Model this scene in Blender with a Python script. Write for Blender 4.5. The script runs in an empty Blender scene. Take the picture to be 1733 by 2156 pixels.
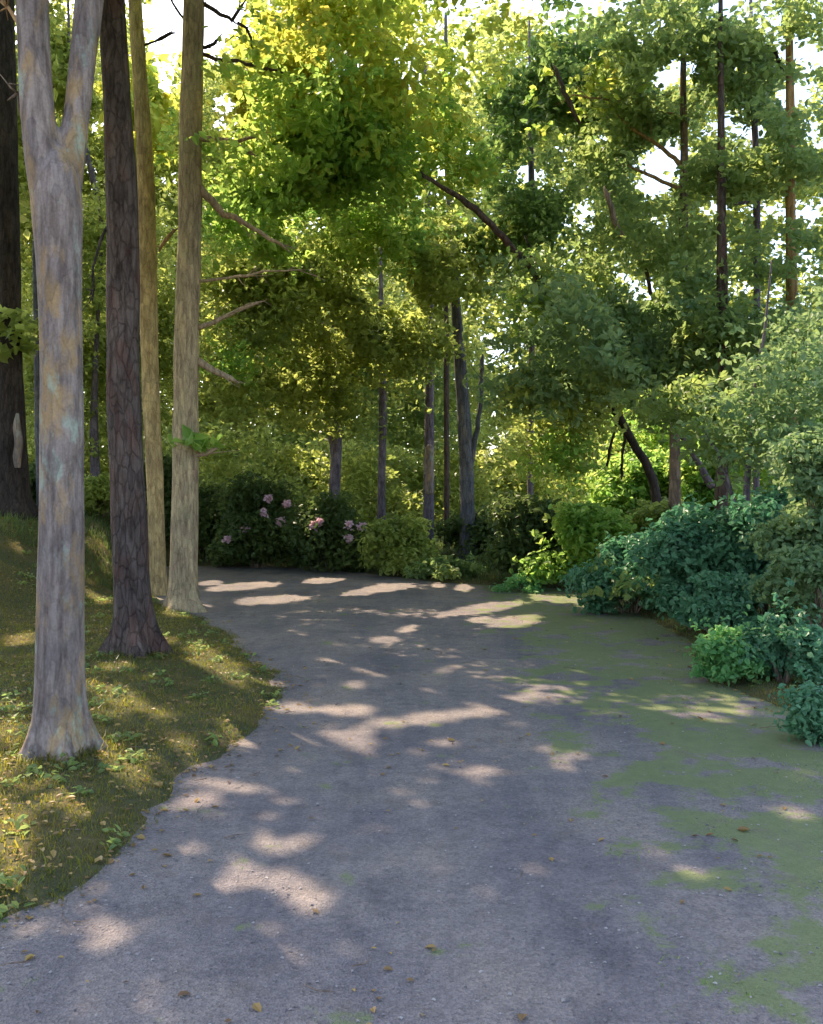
import bpy, bmesh, math, random
import numpy as np
from mathutils import Vector
rng = np.random.default_rng(11); random.seed(4)
scene = bpy.context.scene
R = math.radians

# ---------------------------------------------------------------- camera
F = 1900.0; W0 = 1733.0; H0 = 2156.0; HOR = 1050.0; EYE = 1.7
cd = bpy.data.cameras.new("camera"); cam = bpy.data.objects.new("camera", cd)
scene.collection.objects.link(cam); scene.camera = cam
cam.location = (0, 0, EYE); cam.rotation_euler = (R(90), 0, 0)
cd.sensor_fit = 'HORIZONTAL'; cd.sensor_width = 36; cd.lens = F / W0 * 36
cd.shift_y = -(H0 / 2 - HOR) / W0
cd.clip_start = .05; cd.clip_end = 3000

# ---------------------------------------------------------------- light
SUN_AZ = math.atan2(-.55, .835); SUN_EL = R(48)
S = np.array([math.sin(SUN_AZ) * math.cos(SUN_EL), math.cos(SUN_AZ) * math.cos(SUN_EL), math.sin(SUN_EL)])
world = bpy.data.worlds.new("World"); scene.world = world; world.use_nodes = True
wn = world.node_tree; bg = wn.nodes['Background']
sky = wn.nodes.new('ShaderNodeTexSky'); sky.sky_type = 'NISHITA'; sky.sun_disc = False
sky.sun_elevation = SUN_EL; sky.sun_rotation = SUN_AZ; sky.air_density = 1.0; sky.dust_density = 2.2
wn.links.new(sky.outputs[0], bg.inputs[0]); bg.inputs[1].default_value = .15
sl = bpy.data.lights.new("sun", 'SUN'); sl.energy = 3.0; sl.angle = R(.5); sl.color = (1, .83, .62)
so = bpy.data.objects.new("sun", sl); scene.collection.objects.link(so)
so.rotation_euler = Vector(S).to_track_quat('Z', 'Y').to_euler()
scene.view_settings.view_transform = 'Standard'; scene.view_settings.look = 'None'
scene.view_settings.gamma = 1; scene.view_settings.exposure = 1.8
scene.render.engine = 'CYCLES'
scene.cycles.max_bounces = 7; scene.cycles.transmission_bounces = 4; scene.cycles.diffuse_bounces = 5
scene.cycles.transparent_max_bounces = 6

# ---------------------------------------------------------------- helpers
def at(px, py, Y): return np.array([(px - W0 / 2) / F * Y, Y, EYE - (py - HOR) / F * Y])
def gp(px, py):
    Y = EYE * F / (py - HOR); return ((px - W0 / 2) / F * Y, Y)
def sstep(a, b, t):
    t = np.clip((t - a) / (b - a), 0, 1); return t * t * (3 - 2 * t)
def vnoise(x, y, seed=0):
    "smooth value noise in -1..1"
    xi = np.floor(x).astype(int); yi = np.floor(y).astype(int); xf = x - xi; yf = y - yi
    def h(a, b):
        v = np.sin(a * 127.1 + b * 311.7 + seed * 74.7) * 43758.5453; return (v - np.floor(v)) * 2 - 1
    u = xf * xf * (3 - 2 * xf); v = yf * yf * (3 - 2 * yf)
    return (h(xi, yi) * (1 - u) + h(xi + 1, yi) * u) * (1 - v) + (h(xi, yi + 1) * (1 - u) + h(xi + 1, yi + 1) * u) * v

# outline of the path on the ground (metres)
PATH = [(-3.4, -9), (-2.3, 1.2), (-1.62, 3.55), (-1.42, 4.2), (-1.36, 4.75), (-1.34, 5.4), (-1.2, 6.2), (-1.08, 7.2), (-1.15, 8.2),
        (-1.55, 9.4), (-2.1, 10.8), (-2.9, 12.6), (-3.7, 14.0), (-4.6, 16), (-5.3, 18.2), (-5.9, 20.6), (-6.2, 22.6),
        (-5.5, 23.4), (-3.5, 22.6), (-1.9, 21.5), (-.5, 19.8), (.6, 18.3), (2.0, 17.4), (3.0, 16.9), (3.3, 15.4), (3.2, 14.0), (3.35, 12.4),
        (3.3, 11), (2.95, 9.5), (2.8, 8.3), (3.1, 7.2), (3.5, 6.2), (4.4, 5), (5, 3), (5.2, -9)]
def densify(P, n=5):
    out = []; m = len(P); P = np.array(P)
    for i in range(m):
        p0, p1, p2, p3 = P[i - 1], P[i], P[(i + 1) % m], P[(i + 2) % m]
        for k in range(n):
            t = k / n
            out.append(.5 * ((2 * p1) + (-p0 + p2) * t + (2 * p0 - 5 * p1 + 4 * p2 - p3) * t * t + (-p0 + 3 * p1 - 3 * p2 + p3) * t ** 3))
    return np.array(out)
PD = densify(PATH)
def path_sd(x, y):
    "signed distance to the path outline, negative inside"
    x = np.asarray(x, float); y = np.asarray(y, float); sh = x.shape; x = x.ravel(); y = y.ravel()
    out = np.empty(len(x))
    A = PD; B = np.roll(PD, -1, 0)
    for s in range(0, len(x), 20000):
        xx = x[s:s + 20000, None]; yy = y[s:s + 20000, None]
        dx = B[:, 0] - A[:, 0]; dy = B[:, 1] - A[:, 1]
        t = np.clip(((xx - A[:, 0]) * dx + (yy - A[:, 1]) * dy) / (dx * dx + dy * dy), 0, 1)
        d = np.sqrt(((xx - A[:, 0] - t * dx) ** 2 + (yy - A[:, 1] - t * dy) ** 2).min(1))
        c = ((A[:, 1] > yy) != (B[:, 1] > yy)) & (xx < dx * (yy - A[:, 1]) / (B[:, 1] - A[:, 1] + 1e-12) + A[:, 0])
        out[s:s + 20000] = np.where(c.sum(1) % 2 == 1, -d, d)
    return out.reshape(sh)
def terrain(x, y):
    x = np.asarray(x, float); y = np.asarray(y, float)
    d = path_sd(x, y) + .10 * vnoise(x * 2.3, y * 2.3, 3) + .075 * vnoise(x * 6.1, y * 6.1, 5)
    z = -.02 + .075 * sstep(-.1, .35, d) + .03 * sstep(.3, 2, d) * (1 + vnoise(x * 1.3, y * 1.3, 1))
    z = z + .012 * sstep(0, .3, d) * vnoise(x * 6, y * 6, 9)
    z = z + 1.25 * sstep(4.4, 7.4, -x) * sstep(8, 16.5, y) * sstep(0, 1.2, d)
    z = z + .35 * sstep(3.2, 7, x) * sstep(.2, 3, d) + .25 * sstep(.2, 4, d) * sstep(16, 26, y)
    r = np.sqrt(x * x + y * y)
    return z + sstep(50, 400, r) * (5 + 4 * vnoise(x / 60, y / 60, 7))
def tz(x, y): return float(terrain(np.array([x]), np.array([y]))[0])

def tag(o, label=None, cat=None, group=None, kind=None):
    if label: o['label'] = label
    if cat: o['category'] = cat
    if group: o['group'] = group
    if kind: o['kind'] = kind
    return o
def link(name, me, mat, parent=None, loc=None):
    o = bpy.data.objects.new(name, me); scene.collection.objects.link(o)
    if mat: me.materials.append(mat)
    if parent is not None: o.parent = parent
    if loc is not None: o.location = loc
    return o
def empty(name, loc):
    o = bpy.data.objects.new(name, None); scene.collection.objects.link(o); o.location = loc; o.empty_display_size = .3
    return o
def np_mesh(name, V, Fq, smooth=True):
    "V (n,3), Fq (m,k) one face size"
    me = bpy.data.meshes.new(name); k = Fq.shape[1]
    me.vertices.add(len(V)); me.vertices.foreach_set('co', V.astype(np.float32).ravel())
    me.loops.add(Fq.size); me.loops.foreach_set('vertex_index', Fq.astype(np.int32).ravel())
    me.polygons.add(len(Fq)); me.polygons.foreach_set('loop_start', (np.arange(len(Fq)) * k).astype(np.int32))
    me.polygons.foreach_set('use_smooth', np.full(len(Fq), smooth))
    me.update(calc_edges=True); return me

def tube_data(P, Rr, sides=14, lump=.06, seed=0, ell=None, cap=True, root=0.):
    P = np.array(P, float); Rr = np.array(Rr, float); n = len(P); V = []; Fc = []
    r0 = np.random.default_rng(seed); ph = r0.uniform(0, 6.28, 6)
    T = np.gradient(P, axis=0); T /= np.linalg.norm(T, axis=1)[:, None] + 1e-9
    ref = np.array([1., 0, 0]) if abs(T[0][0]) < .8 else np.array([0, 1., 0])
    L = np.concatenate([[0], np.cumsum(np.linalg.norm(np.diff(P, axis=0), axis=1))])
    for i in range(n):
        u = ref - T[i] * (ref @ T[i]); u /= np.linalg.norm(u); v = np.cross(T[i], u); ref = u
        for k in range(sides):
            a = 2 * math.pi * k / sides
            rr = Rr[i] * (1 + lump * (math.sin(2 * a + ph[0] + L[i] * 1.1) * .6 + math.sin(3 * a + ph[1] - L[i] * 1.7) * .5 + math.sin(5 * a + ph[2] + L[i] * .6) * .35) + lump * .5 * math.sin(L[i] * 5 + ph[3] + 2 * a))
            e = 1 if ell is None else ell[i]
            if root:
                hh = L[i]; rr *= 1 + root * math.exp(-max(hh - .12, 0) / .17) * max(0., .25 + math.sin((4 + seed % 2) * a + ph[4] + .5 * math.sin(a * 2 + ph[5])))
            V.append(P[i] + u * math.cos(a) * rr * e + v * math.sin(a) * rr)
    if cap: Fc += [tuple(range(sides - 1, -1, -1)), tuple((n - 1) * sides + k for k in range(sides))]
    for i in range(n - 1):
        for k in range(sides):
            Fc.append((i * sides + k, i * sides + (k + 1) % sides, (i + 1) * sides + (k + 1) % sides, (i + 1) * sides + k))
    return V, Fc
def resample(P, Rr, step):
    P = np.array(P, float); Rr = np.array(Rr, float); m = len(P)
    oP = []; oR = []
    for i in range(m - 1):
        p0 = P[max(i - 1, 0)]; p1 = P[i]; p2 = P[i + 1]; p3 = P[min(i + 2, m - 1)]
        n = max(1, int(np.linalg.norm(p2 - p1) / step))
        for k in range(n):
            t = k / n
            oP.append(.5 * ((2 * p1) + (-p0 + p2) * t + (2 * p0 - 5 * p1 + 4 * p2 - p3) * t * t + (-p0 + 3 * p1 - 3 * p2 + p3) * t ** 3))
            oR.append(Rr[i] * (1 - t) + Rr[i + 1] * t)
    oP.append(P[-1]); oR.append(Rr[-1]); return np.array(oP), np.array(oR)
def tube_mesh(name, tubes):
    V = []; Fc = []
    for v, f in tubes:
        b = len(V); V += list(v); Fc += [tuple(i + b for i in q) for q in f]
    me = bpy.data.meshes.new(name); me.from_pydata([tuple(v) for v in V], [], Fc); me.update()
    me.polygons.foreach_set('use_smooth', [True] * len(me.polygons)); return me

# ---------------------------------------------------------------- leaves
def leaf_mesh(name, C, L, asp=.62, up=.9, tilt=.75, six=False, seed=0, hang=0., out=None):
    "many separate folded leaves at C, length L"
    r = np.random.default_rng(seed); n = len(C); L = np.broadcast_to(L, (n,)) * r.uniform(.65, 1.3, n)
    N = r.normal(0, tilt, (n, 3)); N[:, 2] += up
    if out is not None: N = N + out * .5
    N /= np.linalg.norm(N, axis=1)[:, None]
    A = r.normal(0, 1, (n, 3)); A[:, 2] -= hang; A -= N * (A * N).sum(1)[:, None]; A /= np.linalg.norm(A, axis=1)[:, None]
    B = np.cross(N, A); Wd = (L * asp / 2)[:, None]; L = L[:, None]
    if six:
        fold = Wd * .35; cv = L * .12
        V = np.stack([C - A * L * .5, C - A * L * .15 + B * Wd + N * fold, C + A * L * .25 + B * Wd * .72 + N * fold * .6, C + A * L * .5 - N * cv,
                      C + A * L * .25 - B * Wd * .72 + N * fold * .6, C - A * L * .15 - B * Wd + N * fold], 1).reshape(-1, 3)
        b = np.arange(n)[:, None] * 6
        Fc = np.stack([b + [0, 1, 2, 3], b + [0, 3, 4, 5]], 1).reshape(-1, 4)
    else:
        fold = Wd * .35
        V = np.stack([C - A * L * .5, C + B * Wd + N * fold, C + A * L * .5, C - B * Wd + N * fold], 1).reshape(-1, 3)
        b = np.arange(n)[:, None] * 4
        Fc = np.stack([b + [0, 1, 2], b + [0, 2, 3]], 1).reshape(-1, 3)
    return np_mesh(name, V, Fc, smooth=False)

def sunplane(C):
    t = C[:, 2] / S[2]; return C[:, 0] - S[0] * t, C[:, 1] - S[1] * t
# sun flecks on the ground: centre, half-size, turn (degrees, clockwise)
FLECK = [(445,1228,28,4,-3),(515,1234,88,6,-4),(685,1221,52,6,-4),(575,1263,78,8,-4),(790,1242,78,7,-7),(925,1232,14,5,0),(975,1237,20,7,0),
 (1015,1281,100,9,-9),(1180,1252,68,15,0),(1235,1268,26,10,0),(1085,1308,55,12,-6),(1010,1305,30,6,0),(855,1325,26,7,-8),(810,1345,30,7,0),(935,1412,35,7,-20),
 (745,1440,20,8,0),(622,1492,40,11,0),(568,1494,18,9,0),(738,1493,50,11,0),(1055,1478,64,13,-2),(905,1513,122,14,-5),(580,1560,88,14,0),(715,1550,64,13,-5),
 (765,1570,38,16,0),(915,1562,34,7,0),(780,1617,18,9,0),(1150,1572,26,9,0),(1200,1600,38,14,-20),(1182,1614,24,13,20),(1010,1627,54,12,0),
 (395,1592,48,12,30),(480,1650,90,13,8),(545,1665,40,12,10),(415,1690,48,16,-10),(1690,1637,28,16,0),(1668,1712,36,14,0),(1452,1838,36,17,0),
 (1040,1778,20,18,0),(1120,1828,34,14,0),(1178,1802,17,9,0),(485,1777,20,9,0),(560,1767,22,15,0),(600,1787,44,18,0),(650,1770,28,15,-20),(674,1750,22,15,-40),
 (475,1822,24,8,-40),(565,1848,80,28,5),(482,1872,42,16,-20),(640,1885,44,27,30),(250,1955,62,24,-5),(203,1985,32,17,-30),(300,1955,28,17,0),(190,1865,32,11,-20),
 (40,1362,40,9,0),(352,1362,26,6,0),(395,1432,62,28,0),(455,1402,66,17,25),(470,1440,60,17,20),(505,1482,62,20,20),(500,1530,40,26,30),(560,1442,30,9,0),(245,1428,46,9,-8),
 (225,1478,66,10,5),(290,1510,72,14,12),(240,1532,50,7,0),(20,1510,50,11,0),(20,1575,42,28,0),(25,1640,42,20,0),(215,1622,84,24,-10),(282,1642,34,27,30),
 (60,1682,52,10,0),(182,1680,42,15,0),(165,1722,56,22,15),(20,1790,56,70,0),(10,1880,32,55,0),(-60,1700,60,120,0),(45,1155,30,9,0),(205,1156,32,20,0),(228,1190,16,20,0),(210,1225,36,5,0),
 (208,1262,42,9,30),(372,1302,26,7,10),(-120,1400,90,12,0),(-150,1550,90,30,0)]
FK = np.array(FLECK, float)
FC = np.cos(np.radians(FK[:, 4])); FS = np.sin(np.radians(FK[:, 4]))
def in_fleck(x, y, z=0., grow=1.0, zg=None):
    "ground point (x,y) falls in a sun fleck"
    ok = y > .8; yy = np.where(ok, y, 1)
    zg = 0. if zg is None else zg
    px = W0 / 2 + x / yy * F; py = HOR + (EYE - zg) / yy * F
    res = np.zeros(len(x), bool)
    wob = .22 * vnoise(px / 14, py / 7, 2) + .12 * vnoise(px / 6, py / 3, 4)
    for k in range(len(FK)):
        dx = px - FK[k, 0]; dy = py - FK[k, 1]
        u = (dx * FC[k] + dy * FS[k]) / (FK[k, 2] + 3); v = (-dx * FS[k] + dy * FC[k]) / (FK[k, 3] + 2)
        res |= (np.sqrt(u * u + v * v) + wob) < grow * (1.28 if FK[k, 1] > 1700 else 1.08 if FK[k, 1] > 1400 else 1.)
    return res & ok
# foliage and trunks that stand in direct sun: point, radius
LIT = [(*at(1720, 1000, 9.4), .6), (*at(1450, 1130, 11.5), .45), (*at(1590, 1080, 10.7), .5), (*at(1330, 1165, 13.2), .45), (*at(1530, 1345, 8.2), .2), (*at(1660, 1320, 8.0), .2),
 (*at(1350, 980, 23), 2.0), (*at(1490, 980, 22), 1.6), (*at(1280, 930, 23), 1.2), (*at(1300, 900, 34), 3), (*at(1500, 900, 34), 3), (*at(1400, 1000, 34), 3), (*at(800, 120, 18), 1.4), (*at(960, 90, 18), 1.0),
 (*at(690, 60, 17), 1.9), (*at(560, 140, 15), 1.1), (*at(520, 300, 14.5), .6), (*at(340, 230, 20), 1.6), (*at(470, 430, 15), .45), (*at(780, 290, 17), 1.0),
       (*at(1350, 980, 27), 3.2), (*at(1230, 1080, 20), 1.6), (*at(1500, 1000, 24), 2.2), (*at(1130, 120, 17), .9), (*at(1640, 850, 12), 1.0), (*at(1700, 760, 12), 1.0), (*at(620, 520, 22), 1.5), (*at(720, 620, 24), 1.3), (*at(900, 260, 17), 1.0),
       (*at(326, 980, 16), .3), (*at(328, 1080, 16), .3), (*at(328, 1170, 16), .3), (*at(312, 500, 16), .25), (*at(392, 250, 13.7), .24), (*at(390, 400, 13.7), .24), (*at(388, 520, 13.7), .24),
       (*at(600, 480, 18), .6), (*at(790, 470, 19), .6), (*at(780, 610, 21), .6), (*at(930, 500, 21), .6), (*at(870, 680, 22), .6), (*at(1010, 330, 18), .6), (*at(640, 780, 21), .7), (*at(1230, 600, 16.5), .8), (*at(1130, 560, 17), .7), (*at(1160, 690, 17.5), .6), (*at(1140, 900, 19), .7),
       (*at(1280, 720, 16), .6), (*at(480, 700, 20), .7), (*at(1000, 640, 24), .6), (*at(1330, 160, 16.5), .6), (*at(1240, 330, 17), .6), (*at(1500, 850, 13.5), .6), (*at(1420, 650, 15), .5), (*at(700, 900, 23), .7), (*at(880, 820, 24), .6), (*at(1540, 300, 15), .5), (*at(670, 990, 27), .7), (*at(1050, 960, 27), .8),(*at(860, 1000, 27), .7),
       (*at(378, 1160, 13.7), .25), (*at(150, 480, 5.9), .14), (*at(155, 700, 5.9), .1), (*at(265, 790, 9.5), .14), (*at(905, 970, 24), .5),(*at(120, 1250, 5.9), .12),(*at(100, 1480, 5.9), .16),(*at(120, 950, 5.9), .16)]
LT = np.array(LIT)
def sun_cull(C, foliage=True):
    "False where a leaf would shade a sunlit place"
    x, y = sunplane(C); zg = np.zeros(len(x))
    far = (y > 9) & (x < -4.6)
    if far.any():                                   # raised ground at the left
        xf, yf, zf = x[far], y[far], zg[far]
        for _ in range(3):
            zf = terrain(xf, yf); t = (C[far, 2] - zf) / S[2]; xf = C[far, 0] - S[0] * t; yf = C[far, 1] - S[1] * t
        x = x.copy(); y = y.copy(); x[far] = xf; y[far] = yf; zg[far] = zf
    keep = ~in_fleck(x, y, zg=zg)
    if foliage:
        for cx, cy, cz, r in LT:
            d = C - [cx, cy, cz]; t = d @ S; q = np.linalg.norm(d - t[:, None] * S, axis=1)
            keep &= ~((t > r * 1.1) & (q < r * (1 + .25 * vnoise(C[:, 0] * 2, C[:, 1] * 2))))
    return keep
# gaps where the sky shows: image ellipses
GAP = [(430,40,95,80),(345,60,45,80),(350,160,30,40),(470,215,22,16),(465,268,22,14),(200,270,24,16),(192,380,12,40),(1110,365,30,26),(1385,365,72,62),(1425,330,36,40),(1230,450,30,34),
 (1395,165,38,30),(1385,235,14,14),(1440,140,30,26),(1390,50,22,22),(1300,20,25,15),(1530,25,22,20),(1620,60,24,20),(1650,110,30,30),(1700,120,30,30),(1560,140,28,14),(1690,200,40,30),(1640,200,28,24),
 (1500,270,28,24),(1540,250,22,26),(1600,280,30,24),(1720,280,26,40),(1560,330,20,30),(1500,440,32,26),(1590,450,34,30),(1650,440,28,30),(1710,450,36,40),(1530,520,22,26),(1640,520,30,30),(1700,560,30,40),
 (1360,612,32,22),(1310,580,20,14),(1380,470,18,18),(1635,612,24,18),(1700,640,22,14),(1570,605,20,10),(660,470,16,24),(712,482,9,10),(1085,10,20,14),(1270,300,20,18),(1545,600,16,10),(30,75,12,40)]
GP = np.array(GAP, float)
def gap_keep(C, rad=0.):
    Y = np.maximum(C[:, 1], .3); px = W0 / 2 + C[:, 0] / Y * F; py = HOR - (C[:, 2] - EYE) / Y * F
    k = np.ones(len(C), bool)
    for cx, cy, rx, ry in GP:
        u = (px - cx) / (rx + rad); v = (py - cy) / (ry + rad)
        k &= (u * u + v * v + .35 * vnoise(px / 16, py / 16, 8)) > 1
    return k
def in_view(C, m=30):
    Y = C[:, 1]; ok = Y > .3; Yy = np.where(ok, Y, 1)
    px = W0 / 2 + C[:, 0] / Yy * F; py = HOR - (C[:, 2] - EYE) / Yy * F
    return ok & (px > -m) & (px < W0 + m) & (py > -m) & (py < H0 + m)

def sprays(C0, per, rad, seed, flat=.45):
    r = np.random.default_rng(seed); n = len(C0)
    o = r.normal(0, 1, (n, per, 3)) * rad * .55; o[..., 2] *= flat
    return (C0[:, None, :] + o).reshape(-1, 3)
def cloud(px, py, rx, ry, Y, dY, lai, L, seed, clump=.55):
    "leaf positions in an ellipsoid given by image centre/half-size, depth Y +- dY; broken into drooping tiers"
    r = np.random.default_rng(seed); s = Y / F; c = at(px, py, Y)
    area = math.pi * rx * ry * s * s; per = 9
    n = int(area * lai * 1.8 / (L * L * .34) / per)
    nc = max(4, int(1.6 * area / (clump * clump * 1.1)) + 4)
    d = r.normal(0, 1, (nc, 3)); d /= np.linalg.norm(d, axis=1)[:, None]; d *= (r.uniform(0, 1, nc) ** (1 / 2.6) * r.uniform(.8, 1.22, nc))[:, None]
    cc = c + d * [rx * s, dY, ry * s]
    cr = clump * r.uniform(.35, 1.5, nc)
    w = cr ** 2; idx = r.choice(nc, n, p=w / w.sum())
    o = r.normal(0, 1, (n, 3)); o /= np.linalg.norm(o, axis=1)[:, None]; o *= (r.uniform(0, 1, n) ** .4)[:, None]
    P = cc[idx] + o * cr[idx][:, None] * [1.15, 1.15, .6]
    P[:, 2] -= .35 * (np.linalg.norm(o[:, :2], axis=1) ** 2) * cr[idx]
    u = r.normal(0, 1, (n // 3, 3)); u /= np.linalg.norm(u, axis=1)[:, None]; u *= (r.uniform(0, 1, n // 3) ** (1 / 2.2) * (.85 + .45 * vnoise(u[:, 0] * 3 + seed, u[:, 2] * 3)))[:, None]
    h = r.normal(0, 1, (n // 5, 3)); h /= np.linalg.norm(h, axis=1)[:, None]; h *= r.uniform(.85, 1.45, n // 5)[:, None]
    hk = vnoise(h[:, 0] * 4 + seed, h[:, 2] * 5 + h[:, 1] * 3) > -.1
    P = np.concatenate([P, c + u * [rx * s * .9, dY * .9, ry * s * .85], c + h[hk] * [rx * s, dY, ry * s]])
    P = P[gap_keep(P, 8)]
    return sprays(P, per, .22 * (L / .13), seed + 1)

def under_lit(sel, seed):  # leaf clumps added under lit spots to stop sun reaching the ground
    r = np.random.default_rng(seed); out = []
    for cx, cy, cz, q in LT:
        if sel(cx / cy * F + W0 / 2, cy, cz):
            n = int(900 * q * q + 250); c = np.array([cx, cy, cz]) - S * q * 1.25
            o = r.normal(0, 1, (n // 9, 3)) * q * .62 * [1, 1, .6]; out.append(sprays((c + o)[gap_keep(c + o, 8)], 9, .24, seed))
    return np.concatenate(out)
# ---------------------------------------------------------------- materials
def mat_new(name):
    m = bpy.data.materials.new(name); m.use_nodes = True; nt = m.node_tree; nt.nodes.clear(); return m, nt
def N(nt, t, **kw):
    n = nt.nodes.new(t)
    for k, v in kw.items(): setattr(n, k, v)
    return n
def ramp(nt, fac, stops):
    r = N(nt, 'ShaderNodeValToRGB'); e = r.color_ramp.elements
    while len(e) < len(stops): e.new(.5)
    for i, (p, c) in enumerate(stops): e[i].position = p; e[i].color = (*c, 1)
    nt.links.new(fac, r.inputs[0]); return r
def noise(nt, vec, scale, detail=4, rough=.6):
    n = N(nt, 'ShaderNodeTexNoise'); n.inputs['Scale'].default_value = scale; n.inputs['Detail'].default_value = detail; n.inputs['Roughness'].default_value = rough
    nt.links.new(vec, n.inputs['Vector']); return n
def mapping(nt, vec, sc):
    m = N(nt, 'ShaderNodeMapping'); m.inputs['Scale'].default_value = sc; nt.links.new(vec, m.inputs['Vector']); return m
def mixc(nt, fac, a, b, blend='MIX'):
    m = N(nt, 'ShaderNodeMix', data_type='RGBA', blend_type=blend)
    for i, s in ((0, fac), (6, a), (7, b)):
        if isinstance(s, (int, float)): m.inputs[i].default_value = s
        elif isinstance(s, tuple): m.inputs[i].default_value = (*s, 1)
        else: nt.links.new(s, m.inputs[i])
    return m.outputs[2]
def leaf_mat(name, cols, trans, tw=.5, rough=.45, spec=.3, k0=1.5):
    cols = [(c[0] * k0, c[1] * k0, (c[2] + .04 * c[1]) * k0) for c in cols]; trans = [(min(.85, c[0] * k0), min(.85, c[1] * k0 * .94), min(.85, (c[2] * .8 + .13 * c[1]) * k0)) for c in trans] if k0 > 1 else trans
    m, nt = mat_new(name); out = N(nt, 'ShaderNodeOutputMaterial'); g = N(nt, 'ShaderNodeNewGeometry')
    tc = N(nt, 'ShaderNodeTexCoord')
    nz = noise(nt, tc.outputs['Object'], .55, 2)
    ad = N(nt, 'ShaderNodeMath', operation='MULTIPLY_ADD'); nt.links.new(nz.outputs[0], ad.inputs[0]); ad.inputs[1].default_value = 1.3; ad.inputs[2].default_value = -.4
    mm = N(nt, 'ShaderNodeMath', operation='MULTIPLY_ADD'); nt.links.new(g.outputs['Random Per Island'], mm.inputs[0]); mm.inputs[1].default_value = .45; nt.links.new(ad.outputs[0], mm.inputs[2])
    k = len(cols)
    r1 = ramp(nt, mm.outputs[0], [(.1 + .8 * i / (k - 1), c) for i, c in enumerate(cols)])
    r2 = ramp(nt, mm.outputs[0], [(.1 + .8 * i / (k - 1), c) for i, c in enumerate(trans)])
    b = N(nt, 'ShaderNodeBsdfPrincipled'); b.inputs['Roughness'].default_value = rough; b.inputs['Specular IOR Level'].default_value = spec
    nt.links.new(r1.outputs[0], b.inputs['Base Color'])
    t = N(nt, 'ShaderNodeBsdfTranslucent'); nt.links.new(r2.outputs[0], t.inputs[0])
    mx = N(nt, 'ShaderNodeMixShader'); mx.inputs[0].default_value = tw
    nt.links.new(b.outputs[0], mx.inputs[1]); nt.links.new(t.outputs[0], mx.inputs[2]); nt.links.new(mx.outputs[0], out.inputs[0])
    return m
def bark_mat(name, dark, light, patch, patch_amt=.4, fiss=1., patch2=None, band=None):
    m, nt = mat_new(name); out = N(nt, 'ShaderNodeOutputMaterial'); b = N(nt, 'ShaderNodeBsdfPrincipled')
    tc = N(nt, 'ShaderNodeTexCoord'); o = tc.outputs['Object']
    f1 = noise(nt, mapping(nt, o, (22, 22, 3.2)).outputs[0], 1, 6, .65)
    f2 = noise(nt, mapping(nt, o, (5, 5, 2.2)).outputs[0], 1, 5, .6)
    f3 = noise(nt, mapping(nt, o, (3.3, 3.3, 1.6)).outputs[0], 1.7, 4, .7)
    c = ramp(nt, f1.outputs[0], [(.36, dark), (.60, light)]).outputs[0]
    p = ramp(nt, f2.outputs[0], [(.5, (0, 0, 0)), (.62, (patch_amt,) * 3)]).outputs[0]
    c = mixc(nt, p, c, patch)
    if patch2:
        p2 = ramp(nt, f3.outputs[0], [(.56, (0, 0, 0)), (.66, (.55,) * 3)]).outputs[0]; c = mixc(nt, p2, c, patch2)
    dv = N(nt, 'ShaderNodeVectorMath', operation='MULTIPLY_ADD'); nt.links.new(f2.outputs['Color'], dv.inputs[0]); dv.inputs[1].default_value = (1.6, 1.6, 1.6)
    nt.links.new(mapping(nt, o, (13, 13, 4.5)).outputs[0], dv.inputs[2])
    vo = N(nt, 'ShaderNodeTexVoronoi'); nt.links.new(dv.outputs[0], vo.inputs['Vector']); vo.inputs['Scale'].default_value = 1.0
    vs = N(nt, 'ShaderNodeSeparateColor'); nt.links.new(vo.outputs['Color'], vs.inputs[0])
    c = mixc(nt, .6, c, ramp(nt, vs.outputs[0], [(0, (.68,.66,.66)), (.5, (1,.98,.95)), (1, (1.22,1.18,1.1))]).outputs[0], 'MULTIPLY')
    ve = N(nt, 'ShaderNodeTexVoronoi', feature='DISTANCE_TO_EDGE'); nt.links.new(dv.outputs[0], ve.inputs['Vector']); ve.inputs['Scale'].default_value = 1.0
    ck = ramp(nt, ve.outputs['Distance'], [(0, (.55,.52,.5)), (.09, (1,1,1))]).outputs[0]; c = mixc(nt, .75 * min(1, fiss), c, ck, 'MULTIPLY')
    mb = noise(nt, o, 1.1, 3, .6); c = mixc(nt, .8, c, ramp(nt, mb.outputs[0], [(.36, (.7,.7,.72)), (.6, (1.15,1.1,1.04))]).outputs[0], 'MULTIPLY')
    f4 = noise(nt, o, 60, 3, .6); c = mixc(nt, .35, c, ramp(nt, f4.outputs[0], [(.3, (.25,) * 3), (.7, (.9,) * 3)]).outputs[0], 'MULTIPLY')
    c = mixc(nt, 1., c, (1.18, 1.18, 1.18), 'MULTIPLY')
    nt.links.new(c, b.inputs['Base Color']); b.inputs['Roughness'].default_value = .9; b.inputs['Specular IOR Level'].default_value = .2
    bu = N(nt, 'ShaderNodeBump'); bu.inputs['Strength'].default_value = .55 * fiss; bu.inputs['Distance'].default_value = .03
    ad = N(nt, 'ShaderNodeMath', operation='ADD'); nt.links.new(f1.outputs[0], ad.inputs[0])
    ms = N(nt, 'ShaderNodeMath', operation='MULTIPLY'); nt.links.new(f2.outputs[0], ms.inputs[0]); ms.inputs[1].default_value = .6; nt.links.new(ms.outputs[0], ad.inputs[1])
    a3 = N(nt, 'ShaderNodeMath', operation='MULTIPLY_ADD'); cks = N(nt, 'ShaderNodeSeparateColor'); nt.links.new(ck, cks.inputs[0]); nt.links.new(cks.outputs[0], a3.inputs[0]); a3.inputs[1].default_value = .9 * fiss; nt.links.new(ad.outputs[0], a3.inputs[2])
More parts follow.
